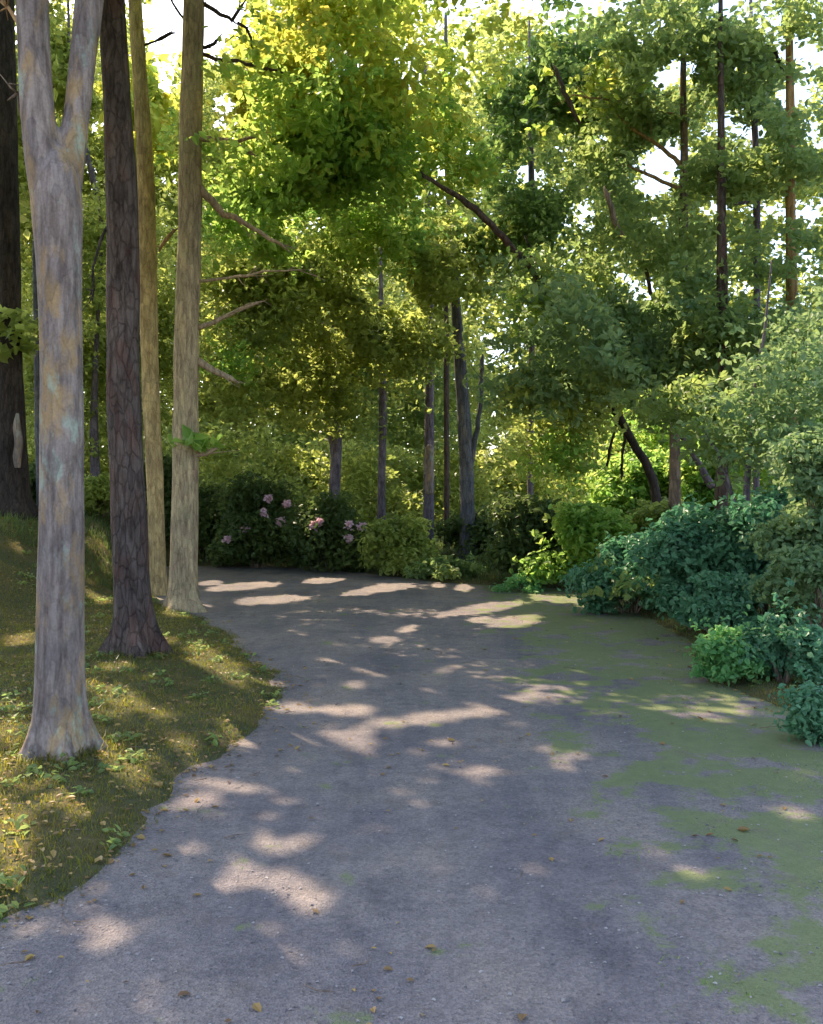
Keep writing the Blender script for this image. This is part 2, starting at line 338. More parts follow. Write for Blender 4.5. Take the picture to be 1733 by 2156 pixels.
    nt.links.new(a3.outputs[0], bu.inputs['Height']); nt.links.new(bu.outputs[0], b.inputs['Normal']); nt.links.new(b.outputs[0], out.inputs[0])
    return m

LM = {
 'yellow': leaf_mat('leaf_yellow_green', [(.10,.16,.02),(.16,.21,.02),(.22,.22,.02),(.26,.20,.02)], [(.30,.48,.02),(.50,.62,.02),(.68,.62,.03),(.72,.52,.03)], .55),
 'lime':   leaf_mat('leaf_lime', [(.07,.13,.02),(.12,.18,.03),(.17,.22,.03)], [(.22,.42,.03),(.40,.58,.05),(.55,.62,.06)], .55),
 'olive':  leaf_mat('leaf_olive', [(.08,.105,.02),(.12,.145,.028),(.17,.19,.04),(.23,.24,.07)], [(.20,.27,.03),(.34,.42,.05),(.46,.54,.06),(.55,.58,.12)], .52),
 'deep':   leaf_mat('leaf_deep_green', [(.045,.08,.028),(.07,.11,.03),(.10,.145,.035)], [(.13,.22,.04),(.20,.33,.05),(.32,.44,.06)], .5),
 'mid':    leaf_mat('leaf_mid_green', [(.075,.11,.035),(.105,.145,.045),(.15,.185,.055)], [(.18,.29,.06),(.29,.40,.07),(.40,.48,.09)], .5),
 'sage':   leaf_mat('leaf_sage', [(.09,.15,.07),(.14,.20,.085),(.19,.25,.10)], [(.16,.27,.08),(.25,.36,.10),(.32,.42,.13)], .45),
 'blue':   leaf_mat('leaf_blue_green', [(.055,.12,.06),(.085,.175,.08),(.14,.24,.11)], [(.06,.2,.09),(.10,.28,.12),(.18,.38,.16)], .4, .4, .4),
 'grassy': leaf_mat('leaf_bright_green', [(.07,.17,.05),(.10,.22,.07),(.15,.27,.08)], [(.15,.38,.08),(.24,.46,.1),(.3,.5,.12)], .45),
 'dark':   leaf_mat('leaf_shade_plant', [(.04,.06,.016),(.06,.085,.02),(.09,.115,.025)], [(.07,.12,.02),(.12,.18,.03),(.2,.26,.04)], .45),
}
BM = {
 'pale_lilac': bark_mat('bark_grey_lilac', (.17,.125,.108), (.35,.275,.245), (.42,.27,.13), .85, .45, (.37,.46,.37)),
 'brown': bark_mat('bark_dark_brown', (.065,.043,.036), (.16,.118,.105), (.15,.065,.05), .45, 1.3),
 'golden': bark_mat('bark_golden', (.40,.265,.12), (.66,.48,.24), (.24,.15,.09), .4, .8),
 'beige': bark_mat('bark_beige', (.27,.19,.12), (.58,.43,.26), (.45,.38,.22), .5, .7, (.40,.24,.18)),
 'grey': bark_mat('bark_slate', (.075,.08,.10), (.17,.17,.20), (.25,.2,.16), .5, 1.),
 'mauve': bark_mat('bark_mauve', (.10,.08,.10), (.22,.18,.22), (.3,.24,.3), .5, 1.),
 'black': bark_mat('bark_near_black', (.03,.022,.02), (.075,.055,.05), (.10,.08,.07), .3, 1.2),
 'orange': bark_mat('bark_orange', (.30,.17,.08), (.52,.32,.15), (.2,.13,.1), .4, .8),
 'tan': bark_mat('bark_sunlit_tan_limb', (.30,.20,.13), (.55,.40,.27), (.5,.34,.24), .4, .7),  # sunlight on the limbs put into a lighter bark colour
 'wood': bark_mat('bark_limb', (.12,.085,.065), (.30,.22,.17), (.36,.25,.19), .4, .8),
}

# ---------------------------------------------------------------- ground, path
def ground_mat():
    m, nt = mat_new('ground_soil_and_moss'); out = N(nt, 'ShaderNodeOutputMaterial'); b = N(nt, 'ShaderNodeBsdfPrincipled')
    o = N(nt, 'ShaderNodeTexCoord').outputs['Object']
    a = noise(nt, o, 1.4, 6, .65); c = ramp(nt, a.outputs[0], [(.34, (.10,.105,.05)), (.5, (.13,.12,.055)), (.66, (.20,.145,.06))]).outputs[0]
    f = noise(nt, o, 26, 5, .7); c = mixc(nt, .5, c, ramp(nt, f.outputs[0], [(.3, (.4,.38,.35)), (.7, (1,1,1))]).outputs[0], 'MULTIPLY')
    nt.links.new(c, b.inputs['Base Color']); b.inputs['Roughness'].default_value = .95; b.inputs['Specular IOR Level'].default_value = .15
    bu = N(nt, 'ShaderNodeBump'); bu.inputs['Strength'].default_value = .8; bu.inputs['Distance'].default_value = .03
    nt.links.new(f.outputs[0], bu.inputs['Height']); nt.links.new(bu.outputs[0], b.inputs['Normal']); nt.links.new(b.outputs[0], out.inputs[0]); return m
def path_mat():
    m, nt = mat_new('path_fine_gravel'); out = N(nt, 'ShaderNodeOutputMaterial'); b = N(nt, 'ShaderNodeBsdfPrincipled')
    o = N(nt, 'ShaderNodeTexCoord').outputs['Object']
    a = noise(nt, o, .9, 5, .6); c = ramp(nt, a.outputs[0], [(.32, (.20,.172,.178)), (.5, (.26,.222,.212)), (.68, (.31,.258,.228))]).outputs[0]
    # fine stones
    v = N(nt, 'ShaderNodeTexVoronoi'); v.inputs['Scale'].default_value = 95; nt.links.new(o, v.inputs['Vector'])
    vc = N(nt, 'ShaderNodeSeparateColor'); nt.links.new(v.outputs['Color'], vc.inputs[0])
    c = mixc(nt, .55, c, ramp(nt, vc.outputs[0], [(0, (.55,.53,.52)), (.6, (1,1,1)), (1, (1.35,1.3,1.22))]).outputs[0], 'MULTIPLY')
    f = noise(nt, o, 9, 6, .75); c = mixc(nt, .5, c, ramp(nt, f.outputs[0], [(.34, (.62,.6,.6)), (.62, (1.15,1.12,1.08))]).outputs[0], 'MULTIPLY')
    # long worn lanes and damp, darker patches
    wl = noise(nt, mapping(nt, o, (1.6, .28, 1)).outputs[0], 1.2, 5, .6); c = mixc(nt, .8, c, ramp(nt, wl.outputs[0], [(.35, (.72,.74,.80)), (.5, (1,1,1)), (.65, (1.16,1.12,1.06))]).outputs[0], 'MULTIPLY')
    dp = noise(nt, o, 2.2, 7, .72); c = mixc(nt, .8, c, ramp(nt, dp.outputs[0], [(.36, (.66,.67,.72)), (.46, (1,1,1))]).outputs[0], 'MULTIPLY')
    # moss film creeping in from the right side
    sx = N(nt, 'ShaderNodeSeparateXYZ'); nt.links.new(o, sx.inputs[0])
    mr = N(nt, 'ShaderNodeMapRange'); mr.inputs[1].default_value = .5; mr.inputs[2].default_value = 1.9; mr.inputs[3].default_value = -.14; mr.inputs[4].default_value = .09; nt.links.new(sx.outputs[0], mr.inputs[0])
    mn = noise(nt, o, 2.3, 5, .6); ad = N(nt, 'ShaderNodeMath', operation='ADD'); nt.links.new(mn.outputs[0], ad.inputs[0]); nt.links.new(mr.outputs[0], ad.inputs[1]); a9 = N(nt, 'ShaderNodeMath', operation='MULTIPLY_ADD'); nt.links.new(f.outputs[0], a9.inputs[0]); a9.inputs[1].default_value = .28; a9.inputs[2].default_value = -.14; a8 = N(nt, 'ShaderNodeMath', operation='ADD'); nt.links.new(ad.outputs[0], a8.inputs[0]); nt.links.new(a9.outputs[0], a8.inputs[1]); ad = a8
    mo = ramp(nt, ad.outputs[0], [(.49, (0,0,0)), (.56, (.8,.8,.8))]).outputs[0]
    c = mixc(nt, mo, c, mixc(nt, f.outputs[0], (.15,.185,.06), (.23,.27,.09)))
    # brown needle dust
    dn = noise(nt, o, 3.1, 6, .7); dd = ramp(nt, dn.outputs[0], [(.56, (0,0,0)), (.7, (.55,.55,.55))]).outputs[0]; c = mixc(nt, dd, c, (.19,.145,.115))
    nt.links.new(c, b.inputs['Base Color']); b.inputs['Roughness'].default_value = .85; b.inputs['Specular IOR Level'].default_value = .3
    bu = N(nt, 'ShaderNodeBump'); bu.inputs['Strength'].default_value = .7; bu.inputs['Distance'].default_value = .012; nt.links.new(v.outputs['Distance'], bu.inputs['Height'])
    b2 = N(nt, 'ShaderNodeBump'); b2.inputs['Strength'].default_value = .6; b2.inputs['Distance'].default_value = .05; nt.links.new(f.outputs[0], b2.inputs['Height']); nt.links.new(b2.outputs[0], bu.inputs['Normal'])
    nt.links.new(bu.outputs[0], b.inputs['Normal']); nt.links.new(b.outputs[0], out.inputs[0]); return m
def axis(lo, hi, fl, fh, st, gr=1.17):
    a = list(np.arange(fl, fh + 1e-6, st)); d = st
    while a[-1] < hi: d *= gr; a.append(a[-1] + d)
    d = st
    while a[0] > lo: d *= gr; a.insert(0, a[0] - d)
    return np.array(a)
gx = axis(-900, 900, -7, 6, .1); gy = axis(-300, 1200, 2, 18, .1)
X, Yg = np.meshgrid(gx, gy); Z = terrain(X, Yg); nx = len(gx); ny = len(gy)
ii = (np.arange(ny - 1)[:, None] * nx + np.arange(nx - 1)[None]).ravel()
g = link('ground', np_mesh('ground', np.stack([X.ravel(), Yg.ravel(), Z.ravel()], 1), np.stack([ii, ii + 1, ii + nx + 1, ii + nx], 1)), ground_mat()); tag(g, kind='structure')
# the path: a sheet a little wider than its outline, met by the rising verge
c0 = PD; nrm = np.roll(PD, -1, 0) - np.roll(PD, 1, 0); nrm /= np.linalg.norm(nrm, axis=1)[:, None]; nrm = np.stack([nrm[:, 1], -nrm[:, 0]], 1)
tst = path_sd(c0[:, 0] + nrm[:, 0] * .1, c0[:, 1] + nrm[:, 1] * .1); nrm *= np.sign(tst)[:, None]
po = c0 + nrm * .12
bm = bmesh.new(); vs = [bm.verts.new((p[0], p[1], 0)) for p in po]; es = [bm.edges.new((vs[i], vs[(i + 1) % len(vs)])) for i in range(len(vs))]
bmesh.ops.triangle_fill(bm, edges=es, use_beauty=True); bm.normal_update()
for f in bm.faces:
    if f.normal.z < 0: f.normal_flip()
me = bpy.data.meshes.new('path'); bm.to_mesh(me); bm.free()
tag(link('path', me, path_mat(), loc=(0, 0, 0)), kind='structure')

# ---------------------------------------------------------------- trees
def px_line(rows, Y, ext=0., base=True, lean=0.):
    "rows: (px, py, width px) from the ground up"
    P = []; Rr = []
    for i, (px, py, w) in enumerate(rows):
        P.append(at(px, py, Y + lean * (rows[0][1] - py) / 1000.)); Rr.append(w / 2 * Y / F)
    P = np.array(P)
    if base:
        z0 = tz(P[0, 0], P[0, 1]); P[0, 2] = z0 - .12
    if ext:
        d = P[-1] - P[-2]; d /= np.linalg.norm(d); d = d * .6 + np.array([0, 0, .4]); d /= np.linalg.norm(d)
        for k in (1, 2, 3): P = np.vstack([P, P[-1] + d * ext / 3]); Rr.append(Rr[-1] * .8)
    return P, np.array(Rr)
class Tree:
    def __init__(s, name, label, rows, Y, bark, ext=6., group=None, sides=16, cat='tree', lean=0., flare=0., lump=.05):
        P, Rr = px_line(rows, Y, ext, lean=lean); s.base = P[0] + [0, 0, .12]; s.Y = Y; s.bark = bark
        s.root = tag(empty(name, tuple(s.base)), label, cat, group)
        P, Rr = resample(P, Rr, .09 if Y < 15 else .25)
        if flare:
            h = P[:, 2] - s.base[2]; Rr = Rr * (1 + flare * np.exp(-np.maximum(h, 0) / .22))
        s.seed = int(abs(rows[0][0]) * 7 + Y)
        s.top = P[-1]
        s.mesh('trunk', [tube_data(P, Rr, sides, lump, s.seed, root=.6 if flare else .25)], bark)
        s.n = 0
    def mesh(s, name, tubes, bark):
        tubes = [([np.asarray(v) - s.base for v in V], Fc) for V, Fc in tubes]
        o = link(name, tube_mesh(name, tubes), BM[bark], s.root); s.trunk = o if name == 'trunk' else getattr(s, 'trunk', None); return o
    def branch(s, pts, bark='wood', Y=None, dz=0., side=None, lump=.1):
        "pts (px,py,width[,dY]); side: more such lists, forks of this branch"
        tubes = []
        for j, q in enumerate([pts] + (side or [])):
            P = []; Rr = []
            for p in q:
                yy = (Y or s.Y) + (p[3] if len(p) > 3 else 0.); P.append(at(p[0], p[1], yy)); Rr.append(max(p[2] / 2 * yy / F, .006))
            P, Rr = resample(P, Rr, .12); r = np.random.default_rng(s.seed + s.n * 13 + j)
            P[1:-1] += r.normal(0, .012, (len(P) - 2, 3)); Rr[-1] *= .3
            tubes.append(tube_data(P, Rr, 8, lump, s.seed + j))
            ln = np.linalg.norm(P[-1] - P[0])
            for q2 in range(int(3 + ln * 2.5)):
                i = int(len(P) * r.uniform(.3, .98)); i = min(i, len(P) - 2); dd = (P[i + 1] - P[i]); dd /= np.linalg.norm(dd) + 1e-9
                dd = dd * .8 + r.normal(0, .55, 3) * [1, 1, .9]; l2 = r.uniform(.12, .4) * min(1.2, .5 + ln * .3); e = P[i] + dd * l2
                tp = resample([P[i], P[i] + dd * l2 * .5 + r.normal(0, .02, 3), e], [min(Rr[i] * .6, .012), .006, .002], .06); tubes.append(tube_data(tp[0], tp[1], 5, .05, q2))
                tp = resample([P[i] + dd * l2 * .5, P[i] + dd * l2 * .7 + r.normal(0, .07, 3)], [.005, .002], .06); tubes.append(tube_data(tp[0], tp[1], 5, .05, q2))
        s.n += 1
        return s.mesh('branch', tubes, bark)
    def crown(s, parts, mat, six=False, name='crown', cull=True, extra=None, up=.75, L=None):
        Cs = []; 
        for k, q in enumerate(parts):
            px, py, rx, ry, Y, dY, lai, Lf = q[:8]
            Cs.append(cloud(px, py, rx, ry, Y, dY, lai, Lf, s.seed + 31 * k, q[8] if len(q) > 8 else .55)); L = L or Lf
        if extra is not None and len(extra): Cs.append(extra)
        C = np.concatenate(Cs)
        if cull: C = C[sun_cull(C)]
        C = C[C[:, 2] > .3]
        me = leaf_mesh(name, C - s.base, L, six=six, seed=s.seed, up=up, hang=.4)
        print('LEAVES', s.root['label'][:40], len(C)); o = link(name, me, LM[mat], s.root); return o

# overhead canopy: leaves added above the view to shade the ground, given to the tree standing nearest
def canopy_points():
    st = .15; out = []
    xs = np.arange(-15, 9, st); ys = np.arange(1.5, 27, st); A, B = np.meshgrid(xs, ys); A = A.ravel(); B = B.ravel()
    for lay in range(6):
        r = np.random.default_rng(100 + lay)
        a = A + r.uniform(-st, st, len(A)) * .8; b = B + r.uniform(-st, st, len(A)) * .8
        h = np.minimum((1.7 + .553 * b) / .59 + 1.0 + lay * .55, 15.5 + lay * .6) + r.uniform(-.45, .45, len(a)) + .5 * vnoise(a * .5, b * .5, lay)
        t = h / S[2]
        C = np.stack([a + S[0] * t, b + S[1] * t, h], 1)
        k = ~in_view(C, 60) | ((C[:, 1] > 17) & gap_keep(C, 10)); out.append(C[k & (r.uniform(0, 1, len(a)) < .98)])
    return np.concatenate(out)
CAN = canopy_points(); CAN = CAN[sun_cull(CAN)]  # fleck shapes and lit spots cut out of the added leaves
owners = {'forked': (-3.5, 8.5), 'brown': (-4, 12), 'pale': (-4.4, 15.5), 'golden': (-5.5, 18), 'dark': (-8, 20), 'out1': (-10, 15.5), 'out2': (-13.5, 21), 'out3': (-17, 27), 'slate': (0, 27), 'mauve': (-3.5, 28), 'twist': (-9, 28), 'shaft':(4, 25)}
on = list(owners); op = np.array([owners[k] for k in on])
own = ((CAN[:, None, :2] - op[None]) ** 2).sum(2).argmin(1)
def can(k): return CAN[own == on.index(k)]

# --- forked lilac-grey tree in the left foreground
t = Tree('tree', 'pale grey-lilac tree forking in two, its mottled trunk nearest the viewer on the left verge', [(125,1600,122),(126,1500,104),(128,1300,94),(130,1100,91),(129,800,84),(124,560,92),(120,450,104),(118,330,118),(112,290,96)], 5.87, 'pale_lilac', ext=0, flare=.22, sides=24, lump=.04)
bpy.data.objects.remove(t.trunk)
def fork(rows, Y, dY=0): 
    P = np.array([at(a, b, Y + dY * max(0, 520 - b) / 1000) for a, b, w in rows]); return resample(P, [w / 2 * Y / F for a, b, w in rows], .12)
rows = [(125,1600,122),(126,1500,104),(128,1300,94),(130,1100,91),(129,800,84),(124,560,92),(121,470,100),(119,420,104),(117,370,92),(117,330,60),(117,310,24)]
P, Rr = px_line(rows, 5.87); P, Rr = resample(P, Rr, .1); h = P[:, 2] - t.base[2]; Rr = Rr * (1 + .2 * np.exp(-np.maximum(h, 0) / .15))
T1 = tube_data(P, Rr, 32, .035, 5, root=.5)
P, Rr = fork([(118,560,60),(106,450,76),(92,340,78),(80,250,70),(72,120,68),(68,0,68),(64,-200,62),(40,-700,50),(0,-1400,34)], 5.87); T2 = tube_data(P, Rr, 18, .04, 6)
P, Rr = fork([(126,560,56),(134,450,68),(147,340,64),(162,240,54),(175,120,56),(188,0,62),(205,-200,56),(260,-700,44),(330,-1400,30)], 5.87, .5); T3 = tube_data(P, Rr, 18, .04, 7)
o = t.mesh('trunk', [T1, T2, T3], 'pale_lilac')
md = o.modifiers.new('remesh', 'REMESH'); md.mode = 'VOXEL'; md.voxel_size = .014; md.use_smooth_shade = True
md = o.modifiers.new('smooth', 'SMOOTH'); md.factor = .5; md.iterations = 14
t.branch([(55,75,12),(35,50,10),(12,18,7),(-30,-20,5)], 'orange')
t.branch([(58,195,9),(35,205,8),(15,212,6)], 'wood')
t.crown([(-120,-750,260,160,7.5,1.2,1.2,.13),(300,-850,260,160,8,1.2,1.2,.13)], 'mid', extra=can('forked'), L=.25)
# --- dark brown tree
t = Tree('tree', 'thick dark brown tree whose trunk stands just right of the pale forked one', [(284,1392,92),(284,1330,82),(276,1200,74),(268,1000,70),(261,800,66),(260,700,66),(257,450,68),(246,200,58),(236,0,54)], 9.5, 'brown', ext=7, flare=.16, sides=22)
t.branch([(230,470,6),(212,500,6,-.1),(196,570,5,-.2),(188,640,4,-.2)], 'black')
t.crown([(150,-450,260,160,10.5,1.5,1.2,.15)], 'mid', extra=can('brown'), L=.25)
# --- golden tree
t = Tree('tree', 'slender golden-barked tree between the dark brown and the beige trunk', [(334,1254,36),(331,1150,34),(326,1000,36),(318,850,36),(312,600,36),(306,350,36),(294,150,30),(284,0,28)], 16, 'golden', ext=6, flare=.1)
t.branch([(296,98,6),(312,92,5),(325,88,4),(340,82,8),(358,72,7),(370,68,3)], 'black')
t.branch([(335,530,4),(350,505,9),(375,480,5)], 'orange')
t.crown([(330,200,60,130,20,1.3,2.2,.15),(250,-100,150,90,19,2,2,.15)], 'yellow', extra=can('golden'), L=.25)
# --- beige tree
t = Tree('tree', 'straight beige tree with flared foot at the path edge, short bare branches on its right', [(385,1292,66),(386,1240,58),(388,1100,54),(391,900,54),(393,700,52),(396,600,50),(400,450,48),(402,300,46),(406,100,45),(408,0,44)], 13.7, 'beige', ext=7, flare=.28, sides=22)
t.branch([(414,285,15,-.1),(455,296,13),(490,302,12),(520,318,10),(545,335,6)], 'tan', side=[[(490,302,9),(520,292,8),(565,282,4)]])
t.branch([(422,395,18),(460,440,15),(510,468,12),(550,490,9),(585,515,7),(612,532,4)], 'tan')
t.branch([(418,592,8),(470,588,6),(520,578,6),(580,572,4),(645,568,3)], 'tan')
t.branch([(415,692,12),(470,670,10),(520,645,8),(556,634,5)], 'tan')
t.branch([(412,758,18),(450,778,14),(485,796,12),(503,806,6)], 'tan')
t.branch([(405,958,11),(430,952,11),(455,942,9),(475,935,5)], 'tan')
t.branch([(420,112,9),(455,122,9),(500,128,8),(540,138,8),(580,152,7),(606,155,4)], 'brown', side=[[(540,138,5),(545,115,4),(528,96,3)]])
t.branch([(418,-5,10),(450,18,9),(480,38,8),(500,52,7)], 'brown', side=[[(488,44,7),(505,22,7),(522,-6,4)],[(500,48,7),(522,58,6),(530,98,4)]])
t.branch([(412,100,8),(450,92,8),(470,68,4)], 'black')
t.branch([(398,52,6),(380,30,5),(355,-10,4)], 'black')
t.crown([(470,-250,260,140,15,2,2.,.14),(425,925,34,22,13.6,.2,1.,.12,.18)], 'lime', extra=can('pale'), L=.24)
# --- dark tree, far left
t = Tree('tree', 'near-black tree at the left edge with a pale scar on its trunk', [(27,1105,74),(25,1000,62),(22,800,52),(18,500,46),(14,200,38),(12,0,34)], 17, 'black', ext=5, flare=.15)
sc = [(38,985,10),(37,960,16),(40,930,16),(36,900,15),(37,870,5)]
P, Rr = resample([at(a, b, 16.72) for a, b, w in sc], [w / 2 * 17 / F for a, b, w in sc], .05)
o = t.mesh('bark_scar', [tube_data(P, Rr, 8, .2, 4)], 'pale_lilac')
t.branch([(30,710,6),(-20,690,5),(-40,640,3)], 'wood')
t.crown([(10,690,40,60,17,1,1.5,.14),(20,250,60,180,19,1.3,1.6,.15),(95,130,70,200,22,1.5,1.8,.16)], 'olive', extra=can('dark'), L=.25)
# --- three unseen trees added left of the frame to carry the shading canopy
for k, (x, y) in (('out1', (-10.2, 16.5)), ('out2', (-13.5, 22)), ('out3', (-17.5, 28.5))):
    lab = {'out1': 'tall shade tree just beyond the left edge of the view', 'out2': 'second tall tree out of view to the left, behind the first', 'out3': 'farthest tall tree out of view to the left'}[k]
    px = W0 / 2 + x / y * F
    t = Tree('tree', lab, [(px, HOR + 3, 60 * 16 / y), (px + 5, 500, 50 * 16 / y), (px, 0, 40 * 16 / y)], y, 'brown', ext=6)
    t.crown([(px, -100, 200, 150, y, 2, .6, .2)], 'mid', extra=can(k), L=.24)
# --- thin trees seen between the left trunks
t = Tree('tree', 'thin greenish sapling between the near-black tree and the pale forked one', [(88,1110,20),(84,900,20),(78,600,16),(74,300,14),(72,60,10)], 20, 'grey', ext=3)
t.crown([(75,480,80,140,21,1.2,2.2,.16),(90,800,90,160,22,1.2,2.2,.16),(190,520,70,200,22,1.4,2.2,.16)], 'olive')
t = Tree('tree', 'mauve sapling with crooked stem seen between the pale forked and the brown trunk', [(208,1110,24),(198,920,18),(204,700,9),(214,480,8),(196,380,12),(150,180,8),(145,60,6)], 22, 'mauve', ext=2, lean=.4)
t.crown([(200,780,70,160,23,1.4,2.4,.17),(160,150,60,170,23,1.2,2.,.17),(270,700,90,200,24,1.2,2,.17),(350,600,60,260,24,1.5,2.4,.17)], 'olive')

# --- middle trees, across the path
t = Tree('tree', 'tall slate-blue tree with a sunlit edge, tallest trunk in the middle of the wood', [(986,1195,34),(984,1050,31),(978,900,29),(968,750,24),(956,600,20),(950,450,17),(942,330,15),(940,200,12)], 22, 'grey', ext=2, flare=.1)
t.branch([(988,1000,14),(1000,930,12),(1010,870,10),(1014,780,9),(1016,745,6)], 'grey')
t.branch([(884,362,8,-6.3),(930,392,9,-6.2),(1000,440,14,-6),(1060,500,16,-5.9),(1120,570,14,-5.7),(1140,610,13,-5.6),(1165,650,11,-5.4),(1185,690,9,-5)], 'brown', lump=.15)
t.branch([(775,210,3,-4),(782,262,5,-4),(800,285,6,-4),(812,330,4,-4)], 'black', side=[[(782,262,4,-4),(770,262,3,-4)]])
t.crown([(690,60,210,95,17.5,1.6,3.6,.15),(560,150,120,100,16,1.1,3.,.13),(640,230,160,90,16.5,1.2,3.,.14),(860,90,150,80,18,1.4,3,.15)], 'yellow', six=True, extra=np.concatenate([can('slate'), under_lit(lambda p, y, z: 530 < p < 1150 and 14.2 < y < 20.5 and z > 9.3, 9)]), L=.16)
t.crown([(520,320,95,110,16,1.0,3.,.13),(660,330,180,100,16.5,1.3,3.,.14),(850,280,180,120,17.5,1.5,3,.15),(540,470,110,90,17,1.2,2.8,.15),(740,450,190,110,19,1.5,3,.16)], 'lime', six=True, name='lower_crown', L=.15, extra=under_lit(lambda p, y, z: 430 < p < 1150 and 14.2 < y < 20.5 and not (p > 530 and z > 9.3), 5))
t = Tree('tree', 'mauve tree with lilac sunlit stretches, left neighbour of the slate-blue trunk', [(902,1190,24),(903,1050,22),(904,900,20),(905,700,18),(903,550,14),(900,400,14),(898,300,10)], 23.5, 'mauve', ext=2)
o = t.branch([(903,1040,17,-.22),(904,980,21,-.24),(905,935,17,-.22)], 'pale_lilac', lump=.05); o.name = 'painted_sun_patch'  # pale sleeve that paints a sunlit stretch onto the trunk
t.crown([(900,560,190,150,21,1.8,3.4,.17),(760,700,190,110,22,1.6,3.2,.17),(980,750,150,110,22.5,1.5,2.4,.17)], 'olive', six=True, extra=can('mauve'), L=.17)
t = Tree('tree', 'slim reddish tree squeezed between the mauve and the slate-blue trunk', [(940,1180,12),(941,1000,11),(940,850,12),(940,700,11),(938,600,8)], 24.5, 'brown', ext=2)
t.crown([(1010,560,110,90,25,1.4,2.2,.19),(860,640,330,230,26,1.6,1.3,.2,.8),(560,560,170,230,25,1.5,1.4,.19,.8)], 'olive')
t = Tree('tree', 'dim brown tree left of the centre with a small fork halfway up', [(696,1165,26),(703,1050,24),(709,930,22),(708,800,20),(706,720,17),(706,600,14),(708,430,12)], 24, 'mauve', ext=2)
t.branch([(702,960,10),(690,890,10),(676,830,9),(664,775,7)], 'mauve')
t.crown([(520,620,140,130,20,1.6,3.2,.16),(640,560,130,110,21,1.5,3,.16),(560,800,160,120,22,1.6,3.2,.17),(700,850,110,90,23,1,1.6,.17)], 'olive', six=True, extra=can('twist'))
t = Tree('tree', 'thin grey tree between the dim brown trunk and the mauve one', [(802,1178,20),(804,1000,16),(806,850,17),(804,760,12),(802,600,9)], 24.5, 'mauve', ext=2)
t.crown([(800,700,130,110,25,1.3,2.4,.19),(860,860,120,80,25.5,1,1.8,.19)], 'mid')
t = Tree('tree', 'pencil-thin lavender tree standing alone right of the slate-blue trunk', [(1116,1130,13),(1117,950,12),(1119,800,13),(1122,550,12),(1119,380,14),(1117,270,9)], 21, 'mauve', ext=2.5)
t.crown([(1120,130,150,120,18.5,1.5,3.4,.16),(1050,220,120,110,19.5,1.3,3,.16),(1240,180,110,130,19,1.4,2.6,.16),(1110,440,130,110,20,1.4,2.2,.16)], 'deep', six=True, extra=can('shaft'))
t.crown([(1120,590,100,42,17,1.2,2.,.15,.4),(1240,640,110,42,16.5,1.3,2.,.15,.4),(1150,700,110,42,17.5,1.2,2.,.15,.4),(1270,740,110,42,16.2,1.2,2.,.15,.4),(1120,800,110,48,18,1.2,2.2,.16,.4),(1210,830,100,40,17.2,1.1,1.8,.15,.4)], 'sage', six=True, name='lower_crown')
# --- right side
t = Tree('tree', 'thin dark tree leaning to the left over the sunny glade on the right', [(1402,1075,24),(1375,1010,20),(1340,945,18),(1305,880,18),(1265,815,15),(1215,720,11),(1160,640,8)], 18.5, 'black', ext=1.5)
t.branch([(1306,880,7),(1290,920,6),(1278,990,6)], 'black'); t.branch([(1318,900,7),(1312,960,6),(1308,1010,6)], 'black')
t.crown([(1220,820,110,70,18,1.1,2.4,.16),(1180,920,110,90,19,1.1,1.8,.17)], 'olive', six=True)
t = Tree('tree', 'pinkish-brown tree right of the leaning one, its upper limbs dark against the sky', [(1420,1110,26),(1421,1000,25),(1422,850,19),(1436,660,19),(1438,560,19),(1440,400,18),(1441,300,16),(1438,190,14),(1440,100,12)], 16.5, 'wood', ext=2.5)
t.branch([(1440,398,10),(1405,388,9),(1365,368,8),(1325,350,5)], 'orange'); t.branch([(1440,360,10),(1420,335,9),(1398,315,8),(1330,270,6),(1298,240,5)], 'orange')
t.branch([(1425,245,5),(1380,228,5),(1330,205,5),(1270,208,4),(1200,200,3)], 'orange'); t.branch([(1440,385,8),(1465,392,6),(1480,390,4)], 'brown')
t.branch([(1310,500,9,-1),(1300,480,13,-1),(1288,440,12,-1),(1272,392,9,-1)], 'wood'); t.branch([(1370,620,8,0),(1362,580,8,0),(1355,545,5,0)], 'brown')
t.branch([(1222,260,6,0),(1205,232,10,0),(1185,180,10,0),(1166,138,7,0)], 'brown')
t.branch([(1500,1025,16),(1455,950,12),(1400,870,11),(1365,830,8)], 'mauve')
t.crown([(1330,420,230,330,19,1.6,1.1,.17,.8),(1370,120,160,140,16.5,1.3,3.,.15),(1330,430,150,90,16.5,1.3,1.6,.15),(1290,310,100,70,17,1,2.2,.15),(1300,560,150,90,16,1.3,2.4,.15)], 'mid', six=True, L=.15, extra=under_lit(lambda p, y, z: p > 1150 and 12.4 < y < 17.5, 6))
t.crown([(1310,640,170,70,15,1.1,2.6,.15),(1380,740,150,80,15,1.1,2.8,.15),(1390,600,110,60,15,.9,1.6,.15)], 'sage', six=True, name='lower_crown')
t = Tree('tree', 'dark brown tree standing straight up out of the bushes, right of the pinkish-brown one', [(1518,1160,30),(1519,1050,28),(1521,950,24),(1522,800,20),(1521,600,22),(1520,500,20),(1519,380,18),(1518,180,13)], 14.5, 'brown', ext=2.5)
t.branch([(1545,430,6),(1570,425,7),(1600,428,5)], 'mauve')
t.crown([(1530,400,130,110,15,1.2,2.,.14),(1500,120,150,130,15.5,1.2,2.5,.14),(1490,680,170,90,14,1.1,2.6,.14),(1560,560,150,70,14.5,1,1.4,.14),(1510,830,130,70,14,.9,2.,.14)], 'mid', six=True)
t = Tree('tree', 'slim grey tree at the upper right, left of the orange trunk', [(1592,1120,12),(1593,800,13),(1594,520,15),(1592,350,14),(1586,200,12)], 16, 'mauve', ext=2)
